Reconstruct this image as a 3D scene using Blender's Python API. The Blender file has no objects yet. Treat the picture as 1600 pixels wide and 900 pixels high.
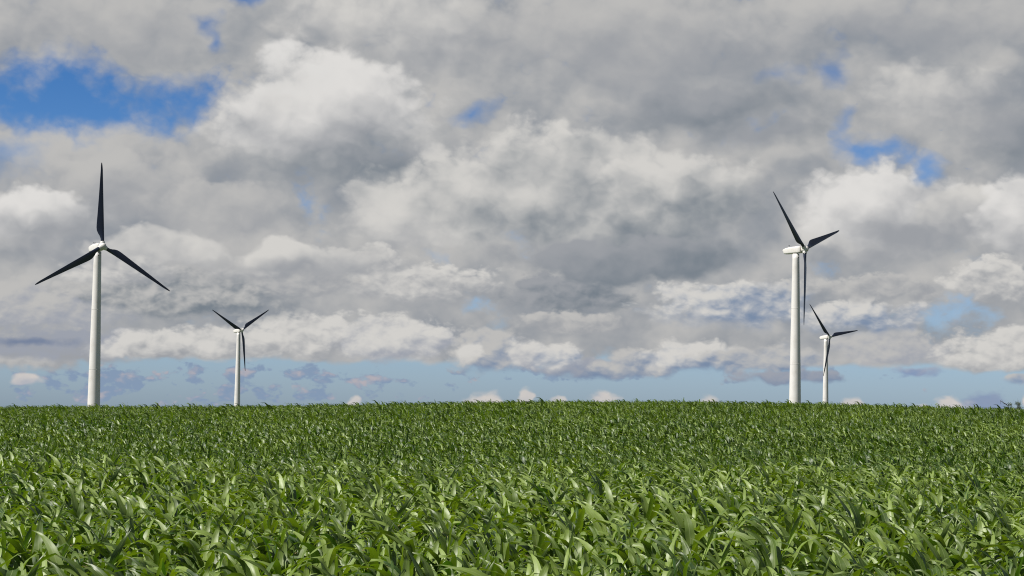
import bpy, math, random
import numpy as np
from mathutils import Vector, Matrix

CORN = True
sc = bpy.context.scene
col = sc.collection
R = math.radians

# ------------------------------------------------------------------ camera
EXPOSURE = 0.65
W, H, FPX = 1600.0, 900.0, 1600.0 * 75.0 / 36.0
EYE = Vector((0.0, 0.0, 2.75))
PITCH, ROLL = math.atan(198.0 / FPX), R(0.81)
F = Vector((0, math.cos(PITCH), math.sin(PITCH)))
up0 = Vector((0, -math.sin(PITCH), math.cos(PITCH)))
rt0 = Vector((1, 0, 0))
CU = up0 * math.cos(ROLL) - rt0 * math.sin(ROLL)
CR = rt0 * math.cos(ROLL) + up0 * math.sin(ROLL)
cam_data = bpy.data.cameras.new('camera')
cam = bpy.data.objects.new('camera', cam_data)
col.objects.link(cam)
cam.matrix_world = Matrix(((CR.x, CU.x, -F.x, EYE.x), (CR.y, CU.y, -F.y, EYE.y),
                           (CR.z, CU.z, -F.z, EYE.z), (0, 0, 0, 1)))
cam_data.lens, cam_data.sensor_width = 75.0, 36.0
cam_data.clip_start, cam_data.clip_end = 0.1, 40000.0
sc.camera = cam


def ray(px, py):
    return F + CR * ((px - W / 2) / FPX) - CU * ((py - H / 2) / FPX)


def azel(px, py):
    d = ray(px, py).normalized()
    return math.atan2(d.x, d.y), math.asin(d.z)


# ------------------------------------------------------------------ helpers
def tag(o, label=None, cat=None, group=None, kind=None):
    if label: o['label'] = label
    if cat: o['category'] = cat
    if group: o['group'] = group
    if kind: o['kind'] = kind
    return o


def empty(name, loc=(0, 0, 0), rz=0.0):
    o = bpy.data.objects.new(name, None)
    col.objects.link(o)
    o.location = loc
    o.rotation_euler = (0, 0, rz)
    return o


def mesh_from(name, verts, faces, mats=(), smooth=True, mat_idx=None):
    me = bpy.data.meshes.new(name)
    me.from_pydata([tuple(v) for v in verts], [], faces)
    for m in mats: me.materials.append(m)
    if smooth:
        me.polygons.foreach_set('use_smooth', [True] * len(me.polygons))
    if mat_idx is not None:
        me.polygons.foreach_set('material_index', mat_idx)
    me.update()
    return me


def link(name, me, parent=None, matrix=None):
    o = bpy.data.objects.new(name, me)
    col.objects.link(o)
    if parent is not None: o.parent = parent
    if matrix is not None: o.matrix_local = matrix
    return o


class MB:
    def __init__(s): s.v, s.f = [], []

    def rings(s, rings, cap0=True, cap1=True):
        b = len(s.v); n = len(rings[0])
        for r in rings: s.v.extend(r)
        for i in range(len(rings) - 1):
            for j in range(n):
                a, c = b + i * n + j, b + i * n + (j + 1) % n
                s.f.append((a, c, c + n, a + n))
        if cap0: s.f.append(tuple(b + j for j in reversed(range(n))))
        if cap1: s.f.append(tuple(b + (len(rings) - 1) * n + j for j in range(n)))

    def lathe(s, prof, n=32, M=None, cap0=True, cap1=True):
        """prof: (radius, height) about local z, put through M"""
        M = M or Matrix.Identity(4)
        s.rings([[M @ Vector((r * math.cos(2 * math.pi * j / n), r * math.sin(2 * math.pi * j / n), z))
                  for j in range(n)] for r, z in prof], cap0, cap1)

    def tube(s, pts, rads, n=6):
        rings = []
        for i, p in enumerate(pts):
            a, b = pts[max(i - 1, 0)], pts[min(i + 1, len(pts) - 1)]
            t = (b - a).normalized()
            u = t.orthogonal().normalized(); w = t.cross(u)
            rings.append([p + (u * math.cos(2 * math.pi * j / n) + w * math.sin(2 * math.pi * j / n)) * rads[i]
                          for j in range(n)])
        s.rings(rings)

    def mesh(s, name, *mats, smooth=True):
        return mesh_from(name, s.v, s.f, mats, smooth)


class NT:
    """small helper for writing node graphs"""
    def __init__(s, nt): s.nt = nt; s.x = 0

    def n(s, typ, **kw):
        nd = s.nt.nodes.new(typ)
        s.x += 1; nd.location = ((s.x % 40) * 180, -(s.x // 40) * 260)
        for k, v in kw.items(): setattr(nd, k, v)
        return nd

    def put(s, sock, v):
        if isinstance(v, bpy.types.NodeSocket): s.nt.links.new(v, sock)
        elif v is not None: sock.default_value = v

    def m(s, op, a, b=None, c=None, clamp=False):
        nd = s.n('ShaderNodeMath', operation=op, use_clamp=clamp)
        for i, v in enumerate((a, b, c)):
            if v is not None: s.put(nd.inputs[i], v)
        return nd.outputs[0]

    def vm(s, op, a, b=None, c=None, out=0):
        nd = s.n('ShaderNodeVectorMath', operation=op)
        for i, v in enumerate((a, b, c)):
            if v is not None: s.put(nd.inputs[i], v)
        return nd.outputs[out]

    def smooth(s, v, lo, hi, a=0.0, b=1.0):
        nd = s.n('ShaderNodeMapRange', interpolation_type='SMOOTHSTEP')
        for i, x in enumerate((v, lo, hi, a, b)): s.put(nd.inputs[i], x)
        return nd.outputs[0]

    def mixc(s, f, a, b, blend='MIX'):
        nd = s.n('ShaderNodeMix', data_type='RGBA', blend_type=blend)
        s.put(nd.inputs[0], f)
        for i, v in ((6, a), (7, b)):
            s.put(nd.inputs[i], v if isinstance(v, bpy.types.NodeSocket) else (*v, 1.0))
        return nd.outputs[2]

    def noise(s, vec, scale, detail, rough, out=0, dist=0.0, lac=2.0):
        nd = s.n('ShaderNodeTexNoise')
        s.put(nd.inputs['Vector'], vec)
        nd.inputs['Scale'].default_value = scale
        nd.inputs['Detail'].default_value = detail
        nd.inputs['Roughness'].default_value = rough
        nd.inputs['Lacunarity'].default_value = lac
        nd.inputs['Distortion'].default_value = dist
        return nd.outputs[out]


# ------------------------------------------------------------------ sun and sky
SUN_AZ, SUN_EL = R(64.0), R(50.0)       # 65 degrees to the left of straight behind the camera
SUN = Vector((-math.sin(SUN_AZ) * math.cos(SUN_EL), -math.cos(SUN_AZ) * math.cos(SUN_EL), math.sin(SUN_EL)))
sl = bpy.data.lights.new('sun', 'SUN')
sl.energy, sl.angle, sl.color = 5.0, R(0.55), (1.0, 0.955, 0.89)
so = bpy.data.objects.new('sun', sl)
col.objects.link(so)
so.rotation_euler = SUN.to_track_quat('Z', 'Y').to_euler()

world = bpy.data.worlds.new('World')
sc.world = world
world.use_nodes = True
world.node_tree.nodes.clear()
g = NT(world.node_tree)
out = g.n('ShaderNodeOutputWorld')
bg = g.n('ShaderNodeBackground')
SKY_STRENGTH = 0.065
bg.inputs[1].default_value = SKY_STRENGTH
sky = g.n('ShaderNodeTexSky', sky_type='NISHITA', sun_disc=False)
sky.sun_elevation, sky.sun_rotation = SUN_EL, math.atan2(SUN.x, SUN.y)
sky.air_density, sky.dust_density, sky.ozone_density = 1.0, 0.6, 2.0
tc = g.n('ShaderNodeTexCoord')
D = tc.outputs['Generated']
xyz = g.n('ShaderNodeSeparateXYZ'); g.put(xyz.inputs[0], D)
AZ = g.m('ARCTAN2', xyz.outputs[0], xyz.outputs[1])
EL = g.m('ARCSINE', xyz.outputs[2])
cmb = g.n('ShaderNodeCombineXYZ'); g.put(cmb.inputs[0], AZ); g.put(cmb.inputs[1], EL)
P0 = cmb.outputs[0]
# noise fields by direction: broad ones for the clouds high in the sky, finer and flatter towards the horizon
def rotated(v, sx, sy, a, z):
    c, s_ = math.cos(a), math.sin(a)
    q = g.n('ShaderNodeCombineXYZ')
    g.put(q.inputs[0], g.m('MULTIPLY_ADD', v[0], sx * c, g.m('MULTIPLY', v[1], -sy * s_)))
    g.put(q.inputs[1], g.m('MULTIPLY_ADD', v[0], sx * s_, g.m('MULTIPLY', v[1], sy * c)))
    g.put(q.inputs[2], g.m('MULTIPLY_ADD', v[0], 0.31, z))
    return q.outputs[0]


AE = (AZ, EL)
Qh = rotated(AE, 1.5, 1.8, 0.5, 3.37)
Ql = rotated(AE, 1.5, 2.4, 0.35, 7.71)
PXR = 1.0 / FPX
warpA = g.vm('SUBTRACT', g.noise(Qh, 10.0, 1.0, 0.5, out=1), (0.5, 0.5, 0.5))
warpB = g.vm('SUBTRACT', g.noise(Ql, 46.0, 2.0, 0.55, out=1), (0.5, 0.5, 0.5))
Ph = g.vm('MULTIPLY_ADD', warpA, (120 * PXR, 80 * PXR, 0), g.vm('MULTIPLY_ADD', warpB, (50 * PXR, 40 * PXR, 0), P0))
Pl = g.vm('MULTIPLY_ADD', warpA, (40 * PXR, 10 * PXR, 0), g.vm('MULTIPLY_ADD', warpB, (44 * PXR, 20 * PXR, 0), P0))
sp = g.n('ShaderNodeSeparateXYZ'); g.put(sp.inputs[0], Ph); Phxy = sp.outputs[:2]
sp = g.n('ShaderNodeSeparateXYZ'); g.put(sp.inputs[0], Pl); Plxy = sp.outputs[:2]
Nh = g.m('SUBTRACT', g.noise(Qh, 21.0, 8.0, 0.57), 0.5)          # outlines
Nl = g.m('SUBTRACT', g.noise(Ql, 48.0, 7.0, 0.58), 0.5)
def heaps(q, sc_):
    nd = g.n('ShaderNodeTexVoronoi', voronoi_dimensions='2D', feature='F1')
    g.put(nd.inputs['Vector'], q)
    nd.inputs['Scale'].default_value = sc_; nd.inputs['Detail'].default_value = 2.5
    nd.inputs['Roughness'].default_value = 0.55; nd.inputs['Lacunarity'].default_value = 2.3
    return nd.outputs['Distance']


Vh0, Vl0 = g.vm('MULTIPLY_ADD', warpB, (.016, .016, 0), Qh), g.vm('MULTIPLY_ADD', warpB, (.012, .012, 0), Ql)
Vh, Vl = heaps(Vh0, 22.0), heaps(Vl0, 44.0)
Vh2, Vl2 = heaps(g.vm('ADD', Vh0, (-.009, .009, 0)), 22.0), heaps(g.vm('ADD', Vl0, (-.0045, .0045, 0)), 44.0)
Nh = g.m('MULTIPLY_ADD', g.m('SUBTRACT', 0.66, Vh), 0.28, g.m('MULTIPLY', Nh, 0.9))      # rounded heads along the outlines
Nl = g.m('MULTIPLY_ADD', g.m('SUBTRACT', 0.62, Vl), 0.32, g.m('MULTIPLY', Nl, 0.9))
lit = (-34 / 2222, 26 / 2222, 0)                                    # towards the sun
Sh = g.noise(Qh, 14.0, 5.0, 0.42)                                 # billows inside the clouds
Sh2 = g.noise(g.vm('ADD', Qh, lit), 14.0, 3.0, 0.42)
Sl = g.noise(Ql, 36.0, 5.0, 0.45)
Sl2 = g.noise(g.vm('ADD', Ql, tuple(c * .36 for c in lit)), 36.0, 3.0, 0.45)
Sh, Sl = (g.m('MULTIPLY_ADD', a, 1.9, g.m('MULTIPLY_ADD', b, -1.3, -0.3)) for a, b in ((Sh, Sh2), (Sl, Sl2)))
Sh = g.m('MULTIPLY_ADD', g.m('SUBTRACT', Vh2, Vh), 0.24, Sh)
Sl = g.m('MULTIPLY_ADD', g.m('SUBTRACT', Vl2, Vl), 0.45, Sl)


def lin(c):
    return tuple((x / 255 / 12.92) if x <= 10 else ((x / 255 + 0.055) / 1.055) ** 2.4 for x in c)


def K(c):            # a radiance as seen, brought to the background's strength
    return tuple(x / SKY_STRENGTH / 2 ** EXPOSURE for x in lin(c))


# clear sky: deeper blue overhead, hazy blue at the horizon
tint = g.mixc(g.smooth(EL, R(0.0), R(10)), (0.64, 0.85, 1.30), (0.22, 0.47, 0.86))
skycol = g.mixc(1.0, sky.outputs[0], tint, 'MULTIPLY')
GREY_LO, GREY_HI = K((142, 148, 156)), K((189, 188, 186))
# broken cloud all round the sky, thinning to a clear band above the horizon
cov = g.m('ADD', Nh, g.smooth(EL, R(0.85), R(1.7), -0.6, 0.5))
# cloud undersides outside the view, greyed darker to cut ambient light on the corn
dim_cover = g.mixc(g.smooth(g.m('ADD', Nh, 0.25), 0.0, 0.3), skycol, g.mixc(g.smooth(Sh, -0.42, 0.42), K((104, 107, 108)), K((152, 151, 147))))
cover = g.mixc(g.smooth(cov, 0.0, 0.32), skycol, g.mixc(g.smooth(Sh, -0.42, 0.42), GREY_LO, GREY_HI))
cur = cover


def cloud(cx, cy, rx, rt, rb, top, base, soft=0.5, amp=1.0, op=1.0, lo=False, mid=0.0, kx=0.22, ks=1.0, sw=0.55, crisp=0.5):
    """one cloud in the sky dome: a lump with ragged soft edges, its top in sunlight and its base grey"""
    global cur
    a0, e0 = azel(cx, cy)
    P, N, S = (Plxy, Nl, Sl) if lo else (Phxy, Nh, Sh)
    X = g.m('MULTIPLY_ADD', P[0], 1 / (rx * PXR), -a0 / (rx * PXR))
    Y1 = g.m('MULTIPLY_ADD', P[1], 1 / (rt * PXR), -e0 / (rt * PXR))
    Y = g.m('MINIMUM' if rt > rb else 'MAXIMUM', Y1, g.m('MULTIPLY', Y1, rt / rb)) if rt != rb else Y1
    r = g.m('SQRT', g.m('MULTIPLY_ADD', X, X, g.m('MULTIPLY', Y, Y)))
    d = g.m('MULTIPLY_ADD', N, amp, g.m('SUBTRACT', 1.0, r))
    if crisp: d = g.m('MULTIPLY', d, g.m('MAXIMUM', g.m('MULTIPLY_ADD', Y, crisp, 1.0), 0.35))     # tops crisper than bases
    al = g.smooth(d, 0.0, soft, 0.0, op)
    t = g.m('MULTIPLY_ADD', S, ks, g.m('MULTIPLY_ADD', Y, 0.5, g.m('MULTIPLY', X, -kx)) if kx else g.m('MULTIPLY', Y, 0.5))
    cur = g.mixc(al, cur, g.mixc(g.smooth(t, mid - sw, mid + sw), K(base), K(top)))


def hole(cx, cy, rx, ry, op=1.0, soft=1.25, amp=1.9, lo=False):
    """a gap between the clouds where the clear sky shows"""
    global cur
    a0, e0 = azel(cx, cy)
    P, N = (Plxy, Nl) if lo else (Phxy, Nh)
    X = g.m('MULTIPLY_ADD', P[0], 1 / (rx * PXR), -a0 / (rx * PXR))
    Y = g.m('MULTIPLY_ADD', P[1], 1 / (ry * PXR), -e0 / (ry * PXR))
    r = g.m('SQRT', g.m('MULTIPLY_ADD', X, X, g.m('MULTIPLY', Y, Y)))
    d = g.m('MULTIPLY_ADD', N, -amp, g.m('SUBTRACT', 1.0, r))
    cur = g.mixc(g.smooth(d, 0.0, soft, 0.0, op), cur, skycol)


def scraps(cx, cy, rx, ry, thr, colr, hi, op):
    """torn scraps of far cloud"""
    global cur
    a0, e0 = azel(cx, cy)
    X = g.m('MULTIPLY_ADD', AZ, 1 / (rx * PXR), -a0 / (rx * PXR))
    Y = g.m('MULTIPLY_ADD', EL, 1 / (ry * PXR), -e0 / (ry * PXR))
    r = g.m('SQRT', g.m('MULTIPLY_ADD', X, X, g.m('MULTIPLY', Y, Y)))
    d = g.m('ADD', g.m('MULTIPLY_ADD', Nl, 3.4, -thr), g.smooth(r, 0.5, 1.2, 0.0, -1.0))
    cur = g.mixc(g.smooth(d, 0.0, 0.45, 0.0, op), cur, g.mixc(g.smooth(Sl, 0.0, 0.5), K(colr), K(hi)))


WH, BR, MD, GR, DK = (222, 220, 217), (210, 208, 204), (189, 188, 186), (156, 159, 164), (118, 128, 138)
BL, PK, LV, PU = (122, 140, 166), (208, 202, 197), (132, 152, 178), (156, 161, 172)

# --- far scraps and small heaps low over the horizon
scraps(300, 600, 500, 44, -0.34, LV, (180, 174, 180), 0.95)
scraps(1040, 584, 430, 26, -0.15, LV, PU, 0.8)
for (cx, cy, rx, rt, rb, op) in ((555, 632, 17, 14, 10, .9), (745, 628, 38, 17, 10, .95), (811, 626, 13, 18, 10, .9),
                                 (938, 624, 30, 16, 10, .95), (866, 627, 16, 10, 8, .8), (1110, 630, 22, 14, 8, .9),
                                 (1332, 632, 20, 13, 8, .9), (1476, 636, 28, 17, 10, .95), (1512, 638, 14, 13, 8, .8),
                                 (1600, 634, 12, 20, 10, .9), (1436, 640, 20, 10, 8, .7), (42, 596, 34, 13, 9, .9)):
    cloud(cx, cy - 1, rx * 1.05, rt * 1.2, rb, PK, (180, 181, 188), soft=.45, amp=.75, op=op, lo=True, mid=-.05, kx=0, crisp=0)
cloud(1538, 634, 50, 26, 14, (136, 150, 178), (128, 148, 180), soft=.5, amp=.9, op=.85, lo=True, kx=0, crisp=0)
cloud(1430, 583, 52, 12, 10, (162, 164, 178), (128, 146, 180), soft=.6, amp=1.2, op=.85, lo=True, kx=0, crisp=0)

# --- low rows: flat grey bases, sunlit tops
for a in ((40, 566, 130, 30, 20, MD, GR), (110, 548, 210, 44, 28, PU, GR), (235, 552, 110, 42, 18, BR, GR),
          (350, 546, 150, 44, 20, BR, GR), (490, 540, 160, 62, 26, BR, GR), (610, 540, 130, 56, 30, BR, PU),
          (680, 532, 30, 30, 24, BR, PU), (765, 562, 90, 62, 28, MD, BL), (735, 558, 34, 26, 18, BR, MD),
          (930, 578, 120, 26, 18, PU, BL), (820, 560, 44, 38, 24, BR, PU), (872, 560, 46, 30, 26, BR, BL),
          (1000, 574, 100, 34, 24, MD, BL), (1090, 560, 120, 36, 34, BR, BL), (1190, 566, 120, 36, 30, MD, BL),
          (1240, 592, 120, 14, 10, PU, BL), (1390, 554, 120, 40, 26, MD, PU), (1560, 566, 115, 62, 20, BR, GR),
          (1600, 592, 40, 12, 10, MD, LV)):
    cloud(*a, lo=True, soft=.45, amp=.95, mid=-.1)
hole(1478, 492, 56, 40, .75, lo=True)
hole(740, 476, 40, 16, .9, lo=True)
# --- middle rows
for a in ((70, 490, 190, 60, 40, MD, PU), (290, 468, 240, 70, 46, MD, DK), (650, 446, 190, 44, 38, BR, GR),
          (470, 440, 130, 50, 46, MD, GR), (900, 466, 150, 50, 36, GR, DK), (890, 508, 130, 24, 20, MD, GR),
          (1140, 478, 170, 46, 54, BR, BL), (1350, 500, 130, 36, 36, BR, BL), (1360, 454, 150, 30, 26, MD, GR),
          (1560, 446, 110, 50, 46, BR, GR), (400, 424, 90, 40, 26, BR, GR), (190, 430, 110, 40, 30, BR, GR), (560, 412, 110, 36, 30, BR, GR)):
    cloud(*a, soft=.45, amp=1.1, lo=True, crisp=.8)
cloud(50, 537, 80, 12, 9, (116, 130, 156), (106, 122, 152), lo=True, soft=.8, op=.85, kx=0, crisp=0)
# --- big heaps
for a in ((70, 370, 150, 80, 60, BR, GR), (130, 260, 230, 90, 90, MD, GR), (400, 400, 220, 80, 60, MD, GR),
          (1000, 70, 330, 150, 90, MD, GR), (1090, 175, 220, 60, 60, GR, DK), (1180, 225, 150, 60, 50, GR, DK),
          (520, 225, 220, 150, 110, BR, DK), (640, 262, 150, 46, 52, GR, DK)):
    cloud(*a, soft=.7, amp=1.0)
hole(1372, 244, 80, 26, .9)
for a in ((200, 300, 160, 70, 70, MD, GR), (55, 345, 130, 64, 50, WH, GR), (250, 395, 150, 42, 36, BR, GR), (330, 330, 130, 54, 60, MD, GR), (650, 345, 140, 62, 52, BR, GR), (470, 408, 120, 42, 34, BR, GR),
          (870, 325, 330, 150, 112, BR, DK), (1050, 320, 170, 84, 80, BR, DK), (960, 412, 240, 48, 36, GR, DK),
          (1350, 395, 140, 44, 40, BR, GR), (1400, 340, 170, 92, 90, WH, GR), (1510, 335, 80, 56, 70, BR, GR),
          (1590, 345, 70, 70, 80, WH, GR)):
    cloud(*a, soft=.42, amp=1.0, crisp=.8, mid=-.02, ks=1.15)
# --- highest and nearest
for a in ((120, 50, 240, 100, 64, MD, GR), (650, 50, 270, 110, 80, BR, GR), (900, 70, 260, 130, 84, MD, GR),
          (1420, 40, 320, 90, 66, MD, GR), (1460, 160, 150, 60, 64, BR, GR), (1600, 220, 110, 60, 66, GR, DK)):
    cloud(*a, soft=.7, amp=1.0)
cloud(498, 186, 215, 118, 108, WH, GR, soft=.5, amp=1.0, mid=-.08, crisp=.7)
cloud(450, 130, 90, 60, 60, (220, 219, 217), BR, soft=1.0, amp=1.1, op=.8)
hole(95, 156, 250, 74, soft=.75, amp=1.4)
hole(0, 240, 80, 46, .6)
for a in ((305, 38, 40, 24, .7), (318, 64, 22, 26, .7), (380, 0, 50, 16, .8), (280, 180, 34, 46, .8), (735, 172, 56, 22, .8),
          (1215, 112, 44, 26, .45), (1290, 120, 36, 28, .6), (1302, 208, 22, 34, .5), (1460, 262, 26, 26, .8)):
    hole(*a)
# the clouds round this part of the horizon are laid out one by one; elsewhere, unseen, only the dimmed cover
bg2 = g.n('ShaderNodeBackground')
bg2.inputs[1].default_value = SKY_STRENGTH
g.put(bg.inputs[0], dim_cover)
g.put(bg2.inputs[0], cur)
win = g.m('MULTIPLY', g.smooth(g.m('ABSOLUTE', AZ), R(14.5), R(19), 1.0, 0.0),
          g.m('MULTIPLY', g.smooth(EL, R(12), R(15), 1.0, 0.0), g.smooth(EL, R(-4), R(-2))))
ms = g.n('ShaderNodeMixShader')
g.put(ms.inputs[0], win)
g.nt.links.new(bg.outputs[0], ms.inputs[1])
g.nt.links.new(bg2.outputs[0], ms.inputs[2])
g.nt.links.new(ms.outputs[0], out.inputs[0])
world.cycles.sampling_method = 'MANUAL'
world.cycles.sample_map_resolution = 256

# ------------------------------------------------------------------ materials
def new_mat(name):
    m = bpy.data.materials.new(name)
    m.use_nodes = True
    nt = m.node_tree
    b = nt.nodes['Principled BSDF']
    return m, NT(nt), b


def paint(name, base, rough, dirt, scale=(0.5, 0.5, 0.12), spec=0.5, lo=0.45, hi=0.75, bump=0.0):
    """painted surface with faint weathering streaks"""
    m, t, b = new_mat(name)
    co = t.n('ShaderNodeTexCoord').outputs['Object']
    n1 = t.noise(t.vm('MULTIPLY', co, scale), 2.2, 6.0, 0.6)
    n2 = t.noise(co, 0.35, 2.0, 0.5)
    f = t.smooth(t.m('MULTIPLY_ADD', n2, 0.5, t.m('MULTIPLY', n1, 0.5)), lo, hi)
    t.put(b.inputs['Base Color'], t.mixc(f, base, dirt))
    t.put(b.inputs['Roughness'], t.m('MULTIPLY_ADD', n1, 0.15, rough - 0.07))
    b.inputs['Specular IOR Level'].default_value = spec
    return m


M_TOWER = paint('white_tower_paint', (0.57, 0.56, 0.54), 0.42, (0.47, 0.455, 0.425))
M_JOINT = paint('grey_joint_paint', (0.50, 0.49, 0.47), 0.5, (0.42, 0.41, 0.38))
M_SHELL = paint('white_nacelle_paint', (0.58, 0.57, 0.545), 0.4, (0.43, 0.40, 0.36), (0.8, 0.8, 0.4))
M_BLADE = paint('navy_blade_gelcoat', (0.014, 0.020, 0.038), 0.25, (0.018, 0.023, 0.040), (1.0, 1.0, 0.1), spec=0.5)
M_RUST = paint('rust_streaked_bearing', (0.45, 0.28, 0.10), 0.6, (0.16, 0.07, 0.03))
M_DARK = paint('dark_metal', (0.02, 0.02, 0.022), 0.5, (0.03, 0.028, 0.026))

# ------------------------------------------------------------------ wind turbine
TH = 49.0            # tower height; the rotor axis is a little higher
HUBZ, OVER = 50.1, 3.0
TILT, CONE = R(-5.2), R(0.9)


def tower_mesh():
    mb = MB()
    prof = [(1.82, -1.5), (1.82, 0.0)]
    for i in range(1, 33):
        z = TH * i / 32
        prof.append((1.82 - (1.82 - 1.02) * (z / TH) ** 1.05, z))
    mb.lathe(prof, 56)
    return mb.mesh('tower', M_TOWER)


def joint_mesh(z):
    r = 1.82 - 0.80 * (z / TH) ** 1.05
    mb = MB()
    mb.lathe([(r - .02, z - .05), (r + .014, z - .05), (r + .014, z + .05), (r - .02, z + .05)], 56, cap0=False, cap1=False)
    return mb.mesh('joint_ring', M_JOINT)


def nacelle_mesh():
    """rounded-box sections along the shaft: -y is the rotor end, +y the tapered tail"""
    mb = MB()
    secs = [(-1.95, .55, .60, -.02), (-1.90, .84, .86, -.02), (-1.70, .98, .97, 0), (-1.0, 1.05, 1.02, 0.02), (0.5, 1.08, 1.03, .03), (1.8, 1.08, 1.00, .0),
            (2.8, 1.05, .90, -.09), (3.5, 1.00, .76, -.20), (3.85, .92, .66, -.25), (3.96, .70, .46, -.27)]
    rings = []
    for y, hw, hh, zc in secs:
        ring = []
        for j in range(32):
            a = 2 * math.pi * j / 32
            c, s_ = math.cos(a), math.sin(a)
            e = 0.36
            x = hw * math.copysign(abs(c) ** e, c); z = hh * math.copysign(abs(s_) ** e, s_)
            y2 = y + (0.35 * z if y > 2.5 else 0.0)           # the tail slants under
            ring.append(Vector((x, y2, zc + z)))
        rings.append(ring)
    mb.rings(rings)
    return mb.mesh('nacelle', M_SHELL)


def hub_mesh():
    """cast hub with a blunt nose and three short blade sockets; rotor axis along -y"""
    mb = MB()
    A = Matrix.Rotation(R(90), 4, 'X')            # z -> -y
    prof = [(.62, -.95), (.82, -.85), (.95, -.5), (.98, 0.0), (.92, .42), (.76, .78), (.50, 1.02), (.22, 1.13), (.03, 1.16)]
    mb.lathe(prof, 36, A)
    for k in range(3):
        S = Matrix.Rotation(2 * math.pi * k / 3, 4, 'Y') @ Matrix.Rotation(CONE, 4, 'X')
        mb.lathe([(.70, .35), (.66, .95), (.60, 1.22), (.60, 1.34), (.52, 1.36)], 28, S)
    return mb.mesh('hub', M_SHELL)


def blade_mesh():
    mb = MB()
    RT = 23.5
    rows = [1.30, 1.6, 2.2, 2.9, 3.6, 4.4, 5.2, 6.4, 8, 10, 12, 14, 16, 18, 20, 21.5, 22.5, 23.1, 23.4, 23.5]
    cs = [.98, .98, 1.04, 1.32, 1.75, 2.05, 2.12, 2.04, 1.88, 1.68, 1.49, 1.30, 1.12, .94, .76, .62, .50, .36, .22, .08]
    n = 28
    rings = []
    for r, c in zip(rows, cs):
        u = (r / RT)
        k = min(1.0, max(0.0, (r - 1.6) / 2.8)); k = k * k * (3 - 2 * k)     # round root -> aerofoil
        thick = (1 - k) * 1.0 + k * (0.30 - 0.14 * u)
        le = 0.49 - 0.18 * u
        if r > 22.4: le -= (.62 - c) * .45
        tw = R(13) * (1 - u) ** 1.6 + R(2)
        ring = []
        for j in range(n):
            a = 2 * math.pi * j / n
            xx = 0.5 * (1 - math.cos(a))                 # 0 leading .. 1 trailing
            sgn = 1 if a < math.pi else -1
            circ = math.sqrt(max(0.0, 0.25 - (xx - .5) ** 2))
            naca = 2.5 * (0.2969 * math.sqrt(xx) - .126 * xx - .3516 * xx ** 2 + .2843 * xx ** 3 - .1036 * xx ** 4) * 2
            yy = sgn * c * thick * ((1 - k) * circ + k * naca * 0.5) * (1.0 if k < 1 else 1.0)
            X = le - c * xx
            Y = yy + 0.02 * c * k * (1 if sgn > 0 else .4)
            ct, st = math.cos(tw * k), math.sin(tw * k)
            ring.append(Vector((X * ct - Y * st, -(X * st + Y * ct), r)))
        rings.append(ring)
    mb.rings(rings)
    return mb.mesh('blade', M_BLADE)


def mast_mesh():
    mb = MB()
    mb.tube([Vector((0, 0, 0)), Vector((0, 0, .75))], [.035, .03], 8)
    mb.tube([Vector((-.3, 0, .62)), Vector((.3, 0, .62))], [.025, .025], 6)
    for x in (-.3, .3): mb.tube([Vector((x, 0, .6)), Vector((x, 0, .82))], [.05, .05], 8)
    return mb.mesh('wind_sensor', M_DARK)


def vent_mesh():
    mb = MB()
    mb.lathe([(.001, 0), (.17, 0), (.17, .05), (.001, .05)], 16, cap0=False, cap1=False)
    return mb.mesh('vent', M_DARK)


def bearing_mesh():
    mb = MB()
    mb.lathe([(.50, -.4), (.62, -.3), (.62, .1), (.74, .12), (.74, .26), (.60, .28)], 28, Matrix.Rotation(R(90), 4, 'X'))
    return mb.mesh('main_bearing', M_RUST)


TURB_PARTS = dict(tower=tower_mesh(), joints=[joint_mesh(z) for z in (16.2, 32.8)], nacelle=nacelle_mesh(), hub=hub_mesh(),
                  blade=blade_mesh(), mast=mast_mesh(), vent=vent_mesh(), bearing=bearing_mesh())


def make_turbine():
    t = empty('wind_turbine')
    T = TURB_PARTS
    tw = link('tower', T['tower'], t)
    for me in T['joints']: link('joint_ring', me, tw)
    a = R(-12)
    rr = 1.02 + .03
    link('vent', T['vent'], tw, Matrix.Translation((rr * math.sin(a), -rr * math.cos(a), TH - 1.1)) @ Matrix.Rotation(a, 4, 'Z') @ Matrix.Rotation(R(90), 4, 'X'))
    MT = Matrix.Translation((0, 0, HUBZ)) @ Matrix.Rotation(R(-3), 4, 'X')
    nc = link('nacelle', T['nacelle'], t, MT)
    link('wind_sensor', T['mast'], nc, Matrix.Translation((0, 2.2, .93)))
    link('main_bearing', T['bearing'], t, Matrix.Translation((0, -2.0, HUBZ + .1)) @ Matrix.Rotation(TILT, 4, 'X'))
    hb = link('hub', T['hub'], t)
    for k in range(3):
        link('blade', T['blade'], hb, Matrix.Rotation(2 * math.pi * k / 3, 4, 'Y') @ Matrix.Rotation(CONE, 4, 'X'))
    return t


def copy_tree(o, parent=None):
    c = o.copy()
    col.objects.link(c)
    c.parent = parent
    if parent is not None: c.matrix_parent_inverse = o.matrix_parent_inverse.copy()
    for ch in list(o.children): copy_tree(ch, c)
    return c


def at_depth(px, py, depth): return EYE + ray(px, py) * depth


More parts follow.
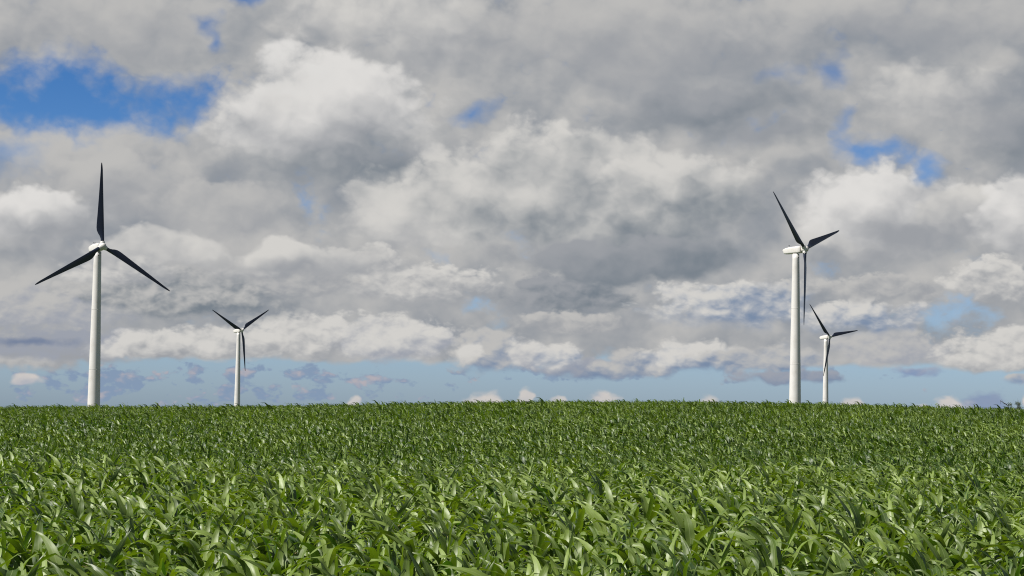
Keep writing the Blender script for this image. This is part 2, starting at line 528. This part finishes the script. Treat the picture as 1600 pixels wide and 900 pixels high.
# hub seen at pixel, blade length in pixels, facing right of the camera, rotor angle
SPECS = [(160.3, 384.6, 132.6, 25.8, -0.2, 'tall wind turbine facing the viewer, one dark blade straight up, other two spread below', 2.0),
         (378.0, 516.0, 64.3, 37.4, 57.3, 'small far wind turbine with two dark blades raised in a V', 2.0),
         (1257.6, 389.3, 123.7, 61.5, -48.2, 'tall wind turbine seen side on, long white nacelle in profile, one blade hanging beside tower', 2.0),
         (1296.7, 526.3, 66.1, 47.7, -40.9, 'small far wind turbine just behind the tall side-on one, dark blade crossing its tower', 2.0)]
proto = make_turbine()
turbines = [proto] + [copy_tree(proto) for _ in SPECS[1:]]
TB = []
for t, (px, py, rpx, psi, th, lab, _) in zip(turbines, SPECS):
    hp = at_depth(px, py, FPX * 23.5 / rpx)
    beta = math.atan2(hp.x, hp.y)
    yaw = R(psi) - beta
    off = Matrix.Rotation(yaw, 3, 'Z') @ Vector((0, -OVER, 0))
    base = Vector((hp.x - off.x, hp.y - off.y, hp.z - HUBZ - 0.2))
    t.location, t.rotation_euler = base, (0, 0, yaw)
    tag(t, lab, 'wind turbine', 'wind turbines beyond the field')
    hb = [c for c in t.children if c.name.startswith('hub')][0]
    hb.matrix_local = Matrix.Translation((0, -OVER, HUBZ + .2)) @ Matrix.Rotation(TILT, 4, 'X') @ Matrix.Rotation(R(th), 4, 'Y')
    TB.append(base)

# ------------------------------------------------------------------ the land
CAN = 1.22                                     # height of the crop's canopy over the soil
PROF_Y = [-4000, -50, 0, 12, 30, 48, 60, 69, 86, 105, 129, 153, 168, 186, 225, 285, 375, 600]
PROF_L = [-1.45, -1.45, -1.37, -1.32, -1.35, -1.38, -1.44, -1.55, -1.58, -1.12, -.47, .03, .10, .0, -.8, -2.2, -3.4, -4.5]
PROF_R = [-1.45, -1.45, -1.37, -1.32, -1.33, -1.32, -1.33, -1.40, -1.41, -.99, -.41, .05, .10, .0, -.8, -2.2, -3.4, -4.5]
SKYLINE = [(-500, 634), (0, 634), (300, 633.5), (500, 631), (700, 628), (900, 625.5), (1050, 625.5), (1250, 628.5), (1400, 633), (1500, 636), (1600, 638), (2100, 642)]
_sk = []
for px, py in SKYLINE:
    d = ray(px, py + 1.5)
    _sk.append((d.x / d.y, d.z / d.y * 165.0))
SK_X, SK_Z = [a for a, _ in _sk], [b for _, b in _sk]


def canopy(x, y):
    """height of the crop's top, relative to the eye"""
    x, y = np.asarray(x, float), np.asarray(y, float)
    u = x / np.maximum(np.abs(y), 20.0)
    k = np.clip((u + 0.08) / 0.2, 0, 1)
    base = np.interp(y, PROF_Y, PROF_L) * (1 - k) + np.interp(y, PROF_Y, PROF_R) * k
    ux = x / 165.0
    crest = np.interp(ux, SK_X, SK_Z) - 0.10
    w = np.clip((y - 72) / 84.0, 0, 1) * np.clip(1 - (y - 186) / 180.0, 0, 1)
    w = w * w * (3 - 2 * w)
    z = base + crest * w
    z = z + 0.05 * np.sin(x * 0.21 + 1.3 * np.sin(y * .13)) * np.sin(y * 0.17 + .6)
    return z


def ground_z(x, y):
    x, y = np.asarray(x, float), np.asarray(y, float)
    near = canopy(x, y) - CAN + EYE.z
    far = np.full_like(near, -5.0); wsum = np.full_like(near, 1.0 / 120.0 ** 2)
    far = far * wsum
    for b in TB:
        w = 1.0 / ((x - b.x) ** 2 + (y - b.y) ** 2 + 30.0 ** 2) * np.exp(-(((x - b.x) ** 2 + (y - b.y) ** 2) / 160.0 ** 2))
        far += w * (b.z + 0.2); wsum += w
    far = far / wsum
    k = np.clip((y - 400) / 130.0, 0, 1); k = k * k * (3 - 2 * k)
    return near * (1 - k) + far * k


def land():
    ys = np.concatenate([[-6000, -2500, -900, -300, -100, -40, -15], np.arange(0, 60, 2.0), np.arange(60, 320, 4.0), np.arange(320, 1300, 20.0),
                         [1400, 1800, 2600, 4000, 7000, 12000]])
    xs = np.concatenate([[-12000, -6000, -3000, -1500, -800], np.arange(-520, -100, 14.0), np.arange(-100, 100, 3.0), np.arange(100, 524, 14.0), [800, 1500, 3000, 6000, 12000]])
    X, Y = np.meshgrid(xs, ys)
    Z = ground_z(X, Y)
    v = np.stack([X.ravel(), Y.ravel(), Z.ravel()], 1)
    nx = len(xs)
    f = [(j * nx + i, j * nx + i + 1, (j + 1) * nx + i + 1, (j + 1) * nx + i) for j in range(len(ys) - 1) for i in range(nx - 1)]
    m, t, b = new_mat('field_soil')
    co = t.n('ShaderNodeTexCoord').outputs['Object']
    n1, n2 = t.noise(co, 1.6, 8.0, 0.65), t.noise(co, 0.02, 4.0, 0.5)
    soil = t.mixc(n1, (0.035, 0.024, 0.016), (0.085, 0.062, 0.042))
    grass = t.mixc(n1, (0.028, 0.048, 0.014), (0.055, 0.082, 0.026))
    sy = t.n('ShaderNodeSeparateXYZ'); t.put(sy.inputs[0], co)
    far_ = t.smooth(t.m('MULTIPLY_ADD', n2, 30.0, sy.outputs[1]), 222.0, 232.0)
    near_ = t.smooth(t.m('MULTIPLY_ADD', n1, 2.0, sy.outputs[1]), 4.2, 5.2, 1.0, 0.0)
    t.put(b.inputs['Base Color'], t.mixc(t.m('MAXIMUM', far_, near_), soil, grass))
    b.inputs['Roughness'].default_value = 0.95
    bp = t.n('ShaderNodeBump'); bp.inputs['Strength'].default_value = .6; bp.inputs['Distance'].default_value = .05
    t.put(bp.inputs['Height'], n1); t.nt.links.new(bp.outputs[0], b.inputs['Normal'])
    o = link('ground', mesh_from('ground', v, f, [m]))
    tag(o, 'rolling farmland under the corn', kind='structure')


land()

# ------------------------------------------------------------------ corn
def leaf_mat(name, base_lo, base_hi, trans_lo, trans_hi, trans):
    m, t, b = new_mat(name)
    a = t.n('ShaderNodeAttribute', attribute_name='tone')
    tone = a.outputs['Fac']
    uv = t.n('ShaderNodeUVMap').outputs[0]
    s = t.n('ShaderNodeSeparateXYZ'); t.put(s.inputs[0], uv)
    across = t.m('ABSOLUTE', t.m('SUBTRACT', s.outputs[0], 0.5))
    rib = t.smooth(across, 0.015, 0.06, 1.0, 0.0)
    rnd = t.n('ShaderNodeObjectInfo').outputs['Random']
    co = t.n('ShaderNodeTexCoord').outputs['Object']
    blotch = t.noise(co, 9.0, 3.0, 0.55)
    patch = t.noise(t.n('ShaderNodeObjectInfo').outputs['Location'], 0.11, 3.0, 0.6)      # the stand is paler and darker in patches
    veins = t.noise(t.vm('MULTIPLY', uv, (26.0, 1.2, 1.0)), 1.0, 1.0, 0.5)
    tt = t.m('ADD', t.m('MULTIPLY_ADD', t.m('SUBTRACT', rnd, 0.5), 0.50, tone), t.m('MULTIPLY_ADD', t.m('SUBTRACT', patch, 0.5), 1.1, t.m('MULTIPLY', t.m('SUBTRACT', blotch, 0.5), 0.5)), clamp=True)
    c = t.mixc(tt, base_lo, base_hi)
    c = t.mixc(t.m('MULTIPLY', rib, 0.55), c, (0.20, 0.24, 0.10))
    c = t.mixc(t.m('MULTIPLY', t.smooth(s.outputs[1], 0.90, 1.0), t.smooth(blotch, .5, .62)), c, (0.16, 0.13, 0.045))
    t.put(b.inputs['Base Color'], c)
    t.put(b.inputs['Roughness'], t.m('MULTIPLY_ADD', blotch, 0.22, 0.38))
    b.inputs['Specular IOR Level'].default_value = 0.55
    bp = t.n('ShaderNodeBump'); bp.inputs['Strength'].default_value = .12; bp.inputs['Distance'].default_value = .003
    t.put(bp.inputs['Height'], veins); t.nt.links.new(bp.outputs[0], b.inputs['Normal'])
    tr = t.n('ShaderNodeBsdfTranslucent')
    t.put(tr.inputs[0], t.mixc(tt, trans_lo, trans_hi))
    ms_ = t.n('ShaderNodeMixShader'); ms_.inputs[0].default_value = trans
    t.nt.links.new(b.outputs[0], ms_.inputs[1]); t.nt.links.new(tr.outputs[0], ms_.inputs[2])
    t.nt.links.new(ms_.outputs[0], t.nt.nodes['Material Output'].inputs[0])
    return m


M_LEAF = leaf_mat('corn_leaf', (0.017, 0.046, 0.002), (0.152, 0.215, 0.038), (0.08, 0.22, 0.002), (0.30, 0.46, 0.006), 0.19)
M_STALK = leaf_mat('corn_stalk', (0.05, 0.09, 0.02), (0.09, 0.14, 0.04), (0.05, 0.10, 0.01), (0.10, 0.18, 0.02), 0.1)


def nrm(v): return v / max(np.linalg.norm(v), 1e-9)


def leaf(rng, base, az, inc, L, Wd, droop, wind, n, nc, acc):
    V, Fc, UV, TN = acc
    d = np.array([math.cos(az) * math.cos(inc), math.sin(az) * math.cos(inc), math.sin(inc)])
    side = nrm(np.cross(d, (0, 0, 1.0)))
    p = np.array(base, float)
    twist = rng.uniform(-1.3, 1.3) * (1.0 if rng.random() < .75 else 1.9)
    ph, fr, rf = rng.uniform(0, 6.3), rng.uniform(2.0, 4.0), rng.uniform(.06, .20)
    kink = rng.uniform(.35, .8) if rng.random() < .3 else 2.0
    fold0 = rng.uniform(.2, .5)
    b0 = len(V); tone = min(1.0, max(0.0, rng.gauss(.5, .32)))
    ds = L / n
    for i in range(n + 1):
        s = i / n
        w = Wd * (0.42 + 0.58 * min(1, s / .30) ** .8) * max(0.0, 1 - max(0.0, (s - .32) / .68) ** 1.35)
        a = twist * s * s
        nr = np.cross(side, d)
        sd = side * math.cos(a) + nr * math.sin(a); nn = np.cross(sd, d)
        fold = fold0 * (1 - .6 * s)
        for j in range(nc + 1):
            u = 2 * j / nc - 1
            wav = rf * math.sin(fr * 6.28 * s + ph + (0 if u > 0 else 1.7)) * abs(u) * min(1, s * 4) * Wd * 1.3
            V.append(p + sd * (u * w) + nn * (abs(u) * w * fold + wav))
            UV.append((j / nc, s)); TN.append(tone)
        if i < n:
            g_ = droop * (0.25 + 1.6 * s) * (3.2 if abs(s - kink) < .6 / n else 1.0)
            d = nrm(d + np.array([0, 0, -1.0]) * g_ * ds / L * 2.2 + wind * (0.35 + s) * ds / L)
            side = nrm(side - d * np.dot(side, d))
            p = p + d * ds
    m = nc + 1
    for i in range(n):
        for j in range(nc):
            q = b0 + i * m + j
            Fc.append((q, q + 1, q + 1 + m, q + m))


def plant(seed, detail):
    """(foliage acc, stalk acc): a young corn plant before tasselling, its leaves swept by a wind from the right"""
    rng = random.Random(seed)
    n, nc = ((11, 4), (6, 2), (4, 2))[detail]
    fol, stk = ([], [], [], []), ([], [], [], [])
    Hs = rng.uniform(.66, .82)
    az0 = rng.uniform(0, math.pi)
    wind = np.array([-0.55, 0.05, 0.0]) * rng.uniform(.5, 1.6)
    lean = np.array([rng.uniform(-.06, .02), rng.uniform(-.03, .03)])
    nl = 11 if detail < 2 else 9
    for k in range(nl):
        f = k / (nl - 1)
        z = Hs * (.22 + .78 * f ** .85)
        az = az0 + math.pi * k + rng.gauss(0, .42)
        inc = R(46 + 36 * f ** 1.3) + rng.gauss(0, .12)
        L = (.62 + .29 * math.sin(math.pi * min(1, f * .9 + .1))) * rng.uniform(.8, 1.12) * (1.0 if f < .85 else .9)
        Wd = (.058 - .013 * f) * rng.uniform(.82, 1.2)
        droop = (2.0 - 1.05 * f) * rng.uniform(.45, 1.6)
        leaf(rng, (lean[0] * z, lean[1] * z, z), az, min(inc, 1.45), L, Wd, droop, wind, n, nc, fol)
    ns = 8 if detail == 0 else 5
    for i in range(7):
        z = Hs * 1.08 * i / 6 - (.05 if i == 0 else 0); r = .0135 - .006 * i / 6
        for j in range(ns):
            a = 6.2832 * j / ns
            stk[0].append((lean[0] * z + r * math.cos(a), lean[1] * z + r * math.sin(a), z)); stk[2].append((.25, .4)); stk[3].append(.5)
    for i in range(6):
        for j in range(ns):
            q, q2 = i * ns + j, i * ns + (j + 1) % ns
            stk[1].append((q, q2, q2 + ns, q + ns))
    return fol, stk


def acc_mesh(name, parts, mats):
    V, Fc, UV, TN, MI = [], [], [], [], []
    for k, (v, f, uv, tn) in enumerate(parts):
        b = len(V)
        V += list(v); UV += uv; TN += tn
        Fc += [tuple(b + q for q in fc) for fc in f]; MI += [k] * len(f)
    me = mesh_from(name, V, Fc, mats, True, MI)
    at = me.attributes.new('tone', 'FLOAT', 'POINT'); at.data.foreach_set('value', TN)
    ul = me.uv_layers.new(name='UVMap')
    li = np.zeros(len(me.loops), dtype=np.int32); me.loops.foreach_get('vertex_index', li)
    ul.data.foreach_set('uv', np.asarray(UV, dtype=np.float32)[li].ravel())
    return me


if CORN:
    NV = 14
    near_fol, near_stk, var_obs = [], [], []
    variants = bpy.data.collections.new('corn_variants')
    for lvl, cnt in ((0, NV), (1, 10), (2, 8)):
        for i in range(cnt):
            fo, st = plant(100 * lvl + i, lvl)
            if lvl == 0:
                near_fol.append(acc_mesh('foliage', [fo], [M_LEAF])); near_stk.append(acc_mesh('stalk', [st], [M_STALK]))
            o = bpy.data.objects.new('corn_variant_%02d' % len(var_obs), acc_mesh('corn_variant', [fo, st], [M_LEAF, M_STALK]))
            variants.objects.link(o); var_obs.append(o)
    rng = np.random.default_rng(7)
    # sowing: rows 0.56 m apart, plants about 0.2 m apart in the row, with the usual scatter
    pts = []
    ROWA = R(24)
    ca, sa = math.cos(ROWA), math.sin(ROWA)

    def sow(y0, y1, dr, dp):
        Lm = y1 * 1.08 + 20
        a = np.arange(-Lm, Lm, dp); b = np.arange(-Lm, Lm, dr)
        A, B = np.meshgrid(a, b)
        A = A + rng.uniform(-.5, .5, A.shape) * dp * .9; B = B + rng.normal(0, .045, B.shape)
        x, y = A * ca - B * sa, A * sa + B * ca
        k = (y >= y0) & (y < y1) & (np.abs(x) < y * .27 + 7.0)
        x, y = x[k], y[k]
        return np.stack([x, y], 1)

    S = np.concatenate([sow(6.0, 90, .58, .22), sow(90, 216, .66, .28)])
    x, y = S[:, 0], S[:, 1]
    z = ground_z(x, y)
    N = len(x)
    dist = np.sqrt(x ** 2 + y ** 2)
    sc_ = rng.normal(1.0, .10, N).clip(.75, 1.3) * (1 + .05 * np.sin(x * .3 + y * .22))
    rz = rng.uniform(-.6, .6, N)
    tx, ty = rng.normal(0, .07, N), rng.normal(-.05, .07, N)
    idx = np.where(dist < 60, rng.integers(0, NV, N), np.where(dist < 118, NV + rng.integers(0, 10, N), NV + 10 + rng.integers(0, 8, N)))
    # the 300 plants that show largest: nearest ones whose top falls inside the frame
    top = np.stack([x, y, z + 0.95], 1) - np.array(EYE)
    dz = top @ np.array(F)
    u = W / 2 + FPX * (top @ np.array(CR)) / dz; v = H / 2 - FPX * (top @ np.array(CU)) / dz
    ins = (dz > 1) & (u > -10) & (u < W + 10) & (v < H + 8)
    order = np.argsort(np.where(ins, dist, 1e9))[:300]
    first = {}
    for i in order:
        vi = int(idx[i])
        if vi not in first:
            p = empty('corn_plant'); link('stalk', near_stk[vi], p); link('foliage', near_fol[vi], p)
            first[vi] = p
        else:
            p = copy_tree(first[vi])
        p.location = (x[i], y[i], z[i]); p.rotation_euler = (tx[i], ty[i], rz[i]); p.scale = (sc_[i],) * 3
        tag(p, 'broad-leaved green corn plant in the nearest rows along the bottom of the photo', 'corn plant', 'corn plants in the nearest rows')
    rest = np.ones(N, bool); rest[order] = False
    me = bpy.data.meshes.new('corn_crop')
    n_ = int(rest.sum())
    me.vertices.add(n_)
    me.vertices.foreach_set('co', np.stack([x, y, z], 1)[rest].astype(np.float32).ravel())
    at = me.attributes.new('rot', 'FLOAT_VECTOR', 'POINT'); at.data.foreach_set('vector', np.stack([tx, ty, rz], 1)[rest].astype(np.float32).ravel())
    at = me.attributes.new('size', 'FLOAT', 'POINT'); at.data.foreach_set('value', sc_[rest].astype(np.float32))
    at = me.attributes.new('kind', 'INT', 'POINT'); at.data.foreach_set('value', idx[rest].astype(np.int32))
    me.update()
    crop = link('corn_crop', me)
    tag(crop, 'dense green corn crop covering the rise up to its crest', 'corn crop', kind='stuff')
    ng = bpy.data.node_groups.new('sow_corn', 'GeometryNodeTree')
    ng.interface.new_socket('Geometry', in_out='INPUT', socket_type='NodeSocketGeometry')
    ng.interface.new_socket('Geometry', in_out='OUTPUT', socket_type='NodeSocketGeometry')
    gi, go = ng.nodes.new('NodeGroupInput'), ng.nodes.new('NodeGroupOutput')
    iop = ng.nodes.new('GeometryNodeInstanceOnPoints')
    ci = ng.nodes.new('GeometryNodeCollectionInfo')
    ci.inputs['Collection'].default_value = variants
    ci.inputs['Separate Children'].default_value = True
    ci.inputs['Reset Children'].default_value = True

    def named(nm, ty):
        nd = ng.nodes.new('GeometryNodeInputNamedAttribute'); nd.data_type = ty; nd.inputs[0].default_value = nm
        return nd.outputs[0]
    lk = ng.links.new
    lk(gi.outputs[0], iop.inputs['Points']); lk(ci.outputs[0], iop.inputs['Instance'])
    iop.inputs['Pick Instance'].default_value = True
    lk(named('kind', 'INT'), iop.inputs['Instance Index'])
    e2r = ng.nodes.new('FunctionNodeEulerToRotation'); lk(named('rot', 'FLOAT_VECTOR'), e2r.inputs[0]); lk(e2r.outputs[0], iop.inputs['Rotation'])
    lk(named('size', 'FLOAT'), iop.inputs['Scale']); lk(iop.outputs[0], go.inputs[0])
    mod = crop.modifiers.new('sow_corn', 'NODES'); mod.node_group = ng
    print('corn plants', N)

# ------------------------------------------------------------------ trees behind the crest
M_BARK, t_, b_ = new_mat('bark')
t_.put(b_.inputs['Base Color'], t_.mixc(t_.noise(t_.n('ShaderNodeTexCoord').outputs['Object'], 6.0, 5.0, .6), (0.022, 0.018, 0.016), (0.06, 0.05, 0.042)))
b_.inputs['Roughness'].default_value = .9
M_TREE = leaf_mat('tree_leaf', (0.020, 0.040, 0.010), (0.05, 0.075, 0.02), (0.03, 0.08, 0.008), (0.08, 0.13, 0.02), 0.25)


def limb(mb, p, d, L, r, rng, depth, crook=.35, kids=3):
    n = 5
    pts, rad = [p.copy()], [r]
    for i in range(n):
        d = (d + Vector((rng.gauss(0, crook), rng.gauss(0, crook), rng.gauss(.05, crook))) * .5).normalized()
        p = p + d * (L / n)
        pts.append(p.copy()); rad.append(r * (1 - .75 * (i + 1) / n))
    mb.tube(pts, rad, 6)
    tips = [pts[-1]]
    if depth:
        for k in range(kids):
            i = rng.randint(2, n)
            dd = (d + Vector((rng.gauss(0, .8), rng.gauss(0, .8), rng.gauss(.2, .5)))).normalized()
            tips += limb(mb, pts[i], dd, L * rng.uniform(.45, .7), rad[i] * .75, rng, depth - 1, crook, kids)
    return tips


def tree_at(px, py, depth, below):
    p = at_depth(px, py, depth)
    return p, float(ground_z(p.x, p.y))


def bare_tree():
    p, gz = tree_at(1575, 632, 390, 0)
    h = p.z - gz
    o = empty('bare_tree', (p.x, p.y, gz))
    rng = random.Random(4)
    tr = MB(); tr.tube([Vector((.3, 0, -.3)), Vector((.42, 0, h * .35)), Vector((.7, .1, h * .62)), Vector((.35, .1, h * .82))], [.2, .16, .12, .1], 8)
    link('trunk', tr.mesh('trunk', M_BARK), o)
    br = MB()
    s0 = Vector((.35, .1, h * .82))
    pts = [s0, Vector((0.0, .1, h * .97)), Vector((-.28, .1, h + .02)), Vector((-.75, .1, h + .26)), Vector((-1.05, .1, h + .5)), Vector((-1.35, .1, h + .55))]
    br.tube(pts, [.10, .085, .095, .075, .06, .03], 7)
    for b0, e0 in ((pts[4], (-.1, 0, .42)), (pts[5], (-.12, 0, .3)), (pts[5], (-.02, 0, -.5)), (pts[2], (.5, .1, .45)), (pts[1], (.1, .1, .4)),
                   (pts[1], (.75, .2, .25)), (pts[2], (-.1, 0, -.4)), (pts[3], (.05, 0, -.45))):
        e0 = Vector(e0)
        br.tube([b0, b0 + e0 * .5 + Vector((.04, 0, .02)), b0 + e0], [.03, .024, .012], 5)
    limb(br, Vector((.7, .1, h * .62)), Vector((.8, .1, .7)), h * .42, .06, rng, 2, .3, 2)
    limb(br, Vector((.42, 0, h * .35)), Vector((-.9, .1, .45)), h * .62, .06, rng, 1, .2, 3)
    link('branches', br.mesh('branches', M_BARK), o)
    tag(o, 'bare dead tree with a crooked branch poking over the corn at far right', 'tree')


def leafy_tree(px, py, depth, w, seed, lab):
    p, gz = tree_at(px, py, depth, 0)
    h = p.z - gz
    o = empty('leafy_tree', (p.x, p.y, gz))
    rng = random.Random(seed)
    tr = MB()
    tips = []
    tr.tube([Vector((0, 0, -.3)), Vector((.06, 0, h * .3)), Vector((-.05, .05, h * .6)), Vector((.04, 0, h * .88))], [.17, .14, .1, .05], 8)
    for k in range(7):
        z0 = h * rng.uniform(.35, .85)
        tips += limb(tr, Vector((0, 0, z0)), Vector((rng.gauss(0, 1), rng.gauss(0, 1), rng.uniform(.3, 1.0))).normalized(), h * rng.uniform(.2, .34), .05, rng, 1, .3, 3)
    link('trunk', tr.mesh('trunk', M_BARK), o)
    V, Fc, UV, TN = [], [], [], []
    for tp in tips:
        tp = Vector((max(-w, min(w, tp.x)), max(-w, min(w, tp.y)), min(tp.z, h)))
        rad = rng.uniform(.3, .55); tn = rng.uniform(.1, .9)
        for q in range(80):
            c = tp + Vector((rng.gauss(0, .5), rng.gauss(0, .5), rng.gauss(0, .42))) * rad
            a = Vector((rng.gauss(0, 1), rng.gauss(0, 1), rng.gauss(0, 1))).normalized(); b = a.orthogonal().normalized()
            s_ = rng.uniform(.05, .10); k0 = len(V)
            V += [c - a * s_, c + b * s_ * .5, c + a * s_, c - b * s_ * .5]; Fc.append((k0, k0 + 1, k0 + 2, k0 + 3))
            UV += [(.3, .2)] * 4; TN += [tn] * 4
    link('crown', acc_mesh('crown', [(V, Fc, UV, TN)], [M_TREE]), o)
    tag(o, lab, 'tree')


bare_tree()
leafy_tree(1587, 630.5, 390, 1.45, 11, 'small leafy tree beside the bare dead branch, its round top just over the corn')
leafy_tree(1601, 631.0, 395, .9, 12, 'sliver of a leafy tree cut by the right edge of the photo')

sc.view_settings.view_transform = 'Standard'
sc.view_settings.look = 'None'
sc.view_settings.exposure = EXPOSURE
sc.view_settings.gamma = 1.0
sc.view_settings.use_curve_mapping = False
sc.render.engine = 'CYCLES'
sc.cycles.use_denoising = False
sc.cycles.filter_width = 1.1
